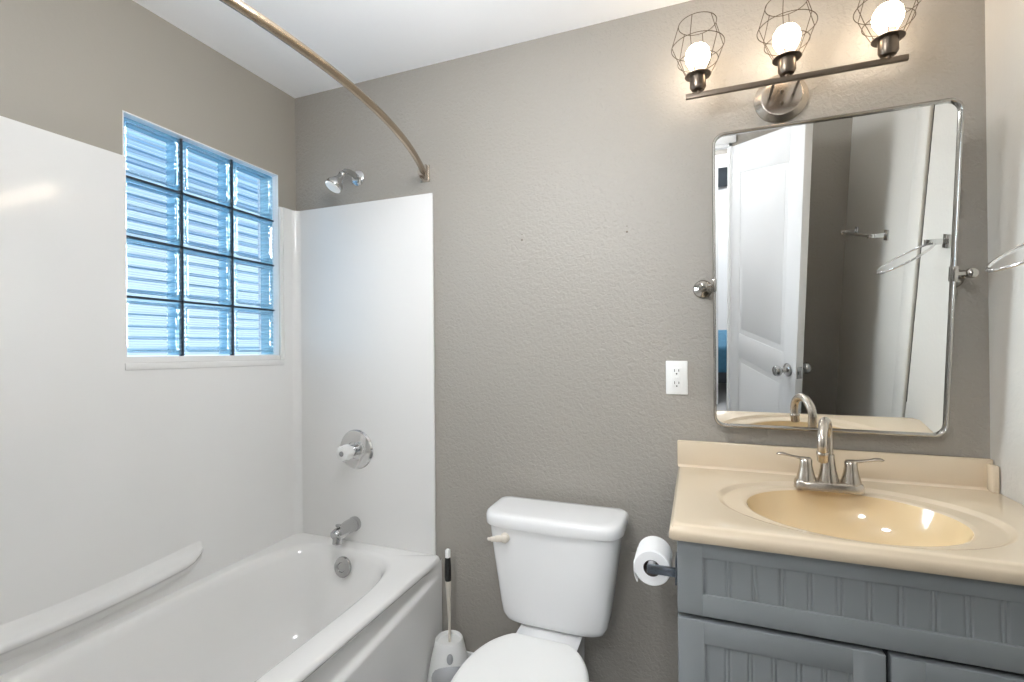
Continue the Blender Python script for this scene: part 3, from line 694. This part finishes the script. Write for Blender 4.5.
b = MB(); b.tube([cc+ua*ra*math.cos(2*PI*k/64)+va_*ra*math.sin(2*PI*k/64) for k in range(64)], 0.0038, seg=12, closed=True); b.tube([cc+ua*ra*math.cos(a)+va_*ra*math.sin(a) for a in (-0.10, -0.05, 0, 0.05, 0.10)], 0.0048, seg=12); b.build('ring', 'chrome', tg)
tbz = 1.512
tb_ = thing('towel_bar', 'chrome towel bar on the shaded right wall seen in the mirror', 'towel bar', (XR, -1.22, tbz))
for y in (-0.998, -1.405):
    b = MB(); b.box((XR-0.007, y-0.020, tbz-0.022), (XR, y+0.020, tbz+0.022), 0.002); b.box((XR-0.070, y-0.007, tbz-0.009), (XR-0.005, y+0.007, tbz+0.009), 0.0015); b.build('post', 'chrome', tb_)
b = MB(); b.tube([(XR-0.062, -0.993, tbz), (XR-0.062, -1.410, tbz)], 0.0065, seg=14); b.build('bar', 'chrome', tb_)

# ------------------------------------------------------------------ open bathroom door (seen in the mirror)
hin, tip = Vector((1.900, YF+0.005, 0)), Vector((2.142, -0.985, 0))
dv = (tip-hin); dl = dv.length; dv.normalize(); dn = Vector((-dv.y, dv.x, 0))      # dn: face towards the mirror
do = sroot('door_1', tuple(hin))
mt = Matrix(((dv.x, dn.x, 0, hin.x), (dv.y, dn.y, 0, hin.y), (0, 0, 1, 0), (0, 0, 0, 1)))
b = MB(); b.box((0, -0.035, 0.012), (dl, -0.004, DH-0.02), 0.001, mtx=mt)
def ramp(z0, z1, arch):
    f = 0.004; st = 0.105
    b.box((0, -0.006, z0), (st, -0.002, z1), 0.0015, mtx=mt); b.box((dl-st, -0.006, z0), (dl, -0.002, z1), 0.0015, mtx=mt)
ramp(0.012, DH-0.02, False)
for z0, z1 in ((0.012, 0.24), (0.84, 0.98), (1.86, DH-0.02)): b.box((0.10, -0.006, z0), (dl-0.10, -0.002, z1), 0.0015, mtx=mt)
for z0, z1 in ((0.27, 0.81), (1.01, 1.83)): b.box((0.135, -0.006, z0), (dl-0.135, -0.0025, z1), 0.0015, mtx=mt)
b.build('door_panel', 'door', do, smooth=30)
kz = 0.905
kb = hin + dv*(dl-0.06) + Vector((0, 0, kz))
for s_, base in ((1, kb), (-1, kb-dn*0.035)):
    b = MB(); b.lathe([(0.032, 0), (0.032, 0.004), (0.026, 0.010), (0.013, 0.014), (0.011, 0.030), (0.018, 0.036), (0.026, 0.046), (0.027, 0.056), (0.022, 0.064), (0.010, 0.066), (0, 0.066)], base, dn*s_); b.build('door_knob', 'chrome_soft', do)
b = MB(); b.box((dl-0.001, -0.030, kz-0.028), (dl+0.0015, -0.006, kz+0.028), 0.0006, mtx=mt).box((dl, -0.024, kz-0.007), (dl+0.008, -0.012, kz+0.007), 0.001, mtx=mt); b.build('latch_plate', 'chrome_soft', do)

# ------------------------------------------------------------------ hall and bedroom glimpsed beyond the doorway
HY = -2.90
struct(MB().box((-T, HY-T, 0), (1.74, HY, H)).box((2.80, HY-T, 0), (4.2, HY, H)).box((1.74, HY-T, 2.07), (2.80, HY, H)).build('wall_hall', 'wall', smooth=0))
struct(MB().box((1.72, HY, 0), (1.888, HY+0.016, 2.10), 0.003).box((1.888, HY, 2.0), (2.80, HY+0.016, 2.10), 0.003).box((1.74, HY-T, 0), (1.760, HY, 2.07)).build('trim_4', 'white_trim'))
struct(MB().box((-T, -5.6, 0), (4.2, -5.5, H)).build('wall_bedroom', M['ceiling'], smooth=0))
struct(MB().box((-T-0.1, -5.6, 0), (-T, YF-T, H)).build('wall_west', M['ceiling'], smooth=0))
struct(MB().box((4.2, -5.6, 0), (4.3, YF-T, H)).box((XR+T, YF-T, 0), (4.2, YF-T+0.05, H)).build('wall_east', M['ceiling'], smooth=0))
bd = thing('bed', 'blue-covered bed glimpsed through the doorway in the mirror', 'bed', (2.2, -4.2, 0))
b = MB(); b.box((1.30, -3.86, 0.10), (3.3, -3.16, 0.26), 0.02); b.build('bed_base', 'dark_cloth', bd)
b = MB(); b.box((1.28, -3.88, 0.20), (3.32, -3.14, 0.46), 0.05, 4); b.build('bedspread', 'bedding', bd)
for x in (1.4, 3.2):
    for y in (-3.78, -3.24):
        b = MB(); b.box((x-0.03, y-0.03, 0.0), (x+0.03, y+0.03, 0.11), 0.004); b.build('leg', 'dark_cloth', bd)
cu = MB(); 
cu.grid(lambda u, v: Vector((1.2+2.0*u, -5.44+0.02*math.sin(u*80), 1.95+0.3*v)), 160, 2)
tag(cu.build('window_valance', 'dark_cloth'), 'dark grey curtain valance on the far bedroom wall', 'curtain')
cu_o = bpy.data.objects['window_valance']; sm = cu_o.modifiers.new('thickness', 'SOLIDIFY'); sm.thickness = 0.006

# unseen fill lights added to brighten bathroom and hall: globe on a short stem
def fill_globe(x, y, glow, label):
    t = thing('fill_globe', label, 'fill light', (x, y, H))
    b = MB(); b.lathe([(0.065, 0), (0.065, 0.010), (0.050, 0.022), (0.010, 0.026), (0.010, 0.225), (0.045, 0.230), (0.045, 0.250)], (x, y, H), (0, 0, -1), seg=40); b.build('stem', 'nickel', t)
    b = MB(); b.sphere((x, y, H-0.340), 0.105, 32, 20); b.build('globe', emit_mat('fill_glow', (0.94, 0.97, 1.0), glow), t)
fill_globe(1.22, -0.96, CEIL_FILL, 'unseen round globe added as fill light in the bathroom')
fill_globe(1.45, -2.30, HALL_FILL, 'unseen round globe added as fill light in the hall')
for lx in (1.9, ):
    lamp('bedroom_fill', 'AREA', (2.2, -4.3, H-0.05), 40, (0.95, 0.98, 1.0), shape='DISK', size=0.5)  # unseen area light added to brighten the bedroom

for o in bpy.data.objects:
    if '_at' in o: del o['_at']
